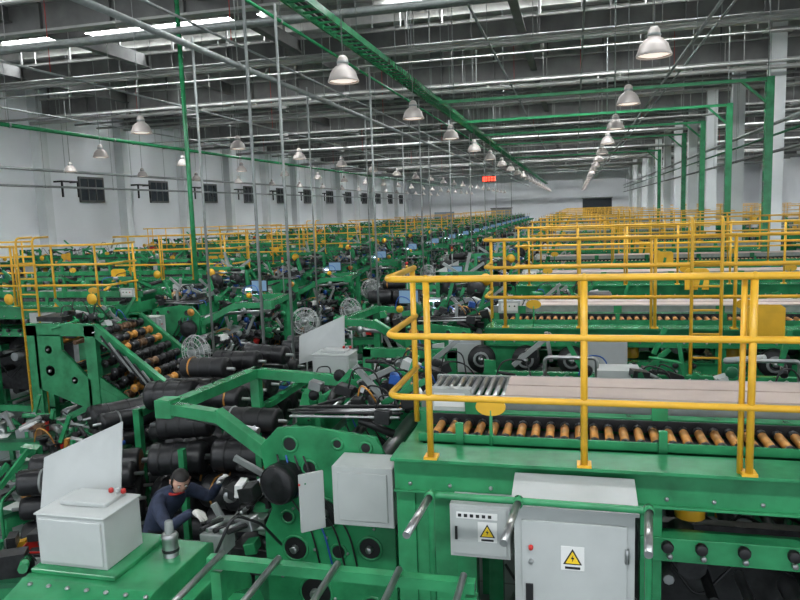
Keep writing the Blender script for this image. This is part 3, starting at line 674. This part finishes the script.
def hand(name,w,d,n,side):
    w=Vector(w);d=Vector(d).normalized();n=Vector(n).normalized();s_=d.cross(n).normalized()*side
    vs=[w,w+d*.05];es=[(0,1)];rs=[.026,.032]
    spec=[(-.028,.066,.032),(-.01,.072,.036),(.01,.068,.033),(.027,.056,.026)]
    for off,l,kk in spec:
        base=w+d*.088+s_*off; i=len(vs); vs+=[base,base+d*l*.5-n*.012,base+d*l*.85-n*.04]; es+=[(1,i),(i,i+1),(i+1,i+2)]; rs+=[.0125,.010,.0085]
    i=len(vs); vs+=[w+d*.035-s_*.035,w+d*.07-s_*.055-n*.01,w+d*.1-s_*.05-n*.025]; es+=[(1,i),(i,i+1),(i+1,i+2)]; rs+=[.014,.012,.009]
    return skinobj(name,[tuple(v) for v in vs],es,rs,1,('glove',))
hand('hand_right',V[7],(.85,-.3,-.1),(0,0,1),1)
hand('hand_left',V[10],(.5,-.3,.7),(-.6,0,.6),-1)
hc=Vector((bx+.235,5.40+by,1.505)); fd=Vector((.62,-.66,-.42)).normalized(); up=Vector((.3,-.25,.9)); rt=fd.cross(up).normalized(); up=rt.cross(fd).normalized()
b=MB()
def hp(a,c,d): return hc+rt*a+fd*c+up*d
def headshape(b,sx,sy,sz,m,cap=False):
    n=24;k=16;vs=[];fs=[]
    for i in range(k+1):
        th=math.pi*i/k
        for j in range(n):
            a=2*math.pi*j/n; x=math.sin(th)*math.cos(a);y=math.sin(th)*math.sin(a);z=math.cos(th)
            wdt=1-.22*max(0,-z); yy=y*sy*(1-.12*max(0,-z)); xx=x*sx*wdt; zz=z*sz
            if y>0 and not cap:
                yy*= .93
                yy+=.022*math.exp(-((x/.13)**2+((z+.12)/.16)**2)); yy-=.008*math.exp(-(((abs(x)-.38)/.16)**2+((z-.08)/.1)**2)); yy+=.006*math.exp(-((x/.25)**2+((z+.48)/.08)**2)); yy+=.008*math.exp(-((x/.3)**2+((z+.85)/.15)**2))
            vs.append(hp(xx,yy,zz))
    for i in range(k):
        for j in range(n):
            if cap:
                th=math.pi*(i+.5)/k; a=2*math.pi*(j+.5)/n
                front=math.sin(a)*math.sin(th)
                if (front>.3 and math.cos(th)<.62) or math.cos(th)<-.7: continue
            j2=(j+1)%n; fs.append((i*n+j,(i+1)*n+j,(i+1)*n+j2,i*n+j2))
    b.add(vs,fs,m,True)
headshape(b,.074,.093,.112,'skin')
for sx in(-1,1):
    b.ball(hp(sx*.03,.078,.008),.011,'paper',8); b.ball(hp(sx*.03,.086,.007),.006,'black',8)
    b.sweep([hp(sx*.015,.087,.03),hp(sx*.03,.088,.034),hp(sx*.045,.08,.03)],.003,'hair',5)
    b.sweep([hp(sx*.072,.0,.025),hp(sx*.086,-.01,.02),hp(sx*.084,-.005,-.01),hp(sx*.074,.005,-.025)],[.006,.009,.008,.005],'skin',6)
b.sweep([hp(-.022,.084,-.052),hp(0,.092,-.05),hp(.022,.084,-.052)],.0045,'red',5)
b.sweep([hp(0,-.01,-.07),hp(0,-.05,-.14)],[.048,.05],'skin',12)
h=b.build('head',(0,0,0)); h.parent=par; h.matrix_parent_inverse=Matrix.Translation(par.location).inverted()
b=MB(); headshape(b,.085,.105,.122,'hair',True)
b.sweep([hp(0,-.09,.0),hp(0,-.125,-.02),hp(0,-.13,-.07),hp(0,-.11,-.12)],[.02,.03,.025,.01],'hair',8)
h=b.build('hair',(0,0,0)); h.parent=par; h.matrix_parent_inverse=Matrix.Translation(par.location).inverted()
b=MB(); b.sweep([Vector(V[4])+Vector((.06*math.cos(a*math.pi/8),.06*math.sin(a*math.pi/8),-.02)) for a in range(17)],.012,'red',8,False)
h=b.build('collar',(0,0,0)); h.parent=par; h.matrix_parent_inverse=Matrix.Translation(par.location).inverted()
# ------------------------------------------------------------ world, camera
w=bpy.data.worlds.new('World'); S.world=w; w.use_nodes=True
w.node_tree.nodes['Background'].inputs[0].default_value=(.85,.93,1,1); w.node_tree.nodes['Background'].inputs[1].default_value=1.5
cam=bpy.data.cameras.new('cam'); co=bpy.data.objects.new('camera',cam); S.collection.objects.link(co); S.camera=co
cam.sensor_width=36; cam.lens=31.5; cam.clip_end=300
ya=math.radians(14.2);pi_=math.radians(7.25);ro=math.radians(2.0)
f=Vector((-math.sin(ya)*math.cos(pi_),math.cos(ya)*math.cos(pi_),-math.sin(pi_))); r=Vector((math.cos(ya),math.sin(ya),0)); u=r.cross(f)
u2=u*math.cos(ro)+r*math.sin(ro); r2=r*math.cos(ro)-u*math.sin(ro)
M=Matrix((r2,u2,-f)).transposed().to_4x4(); M.translation=(0,0,H); co.matrix_world=M
S.view_settings.view_transform='Standard'; S.view_settings.exposure=0
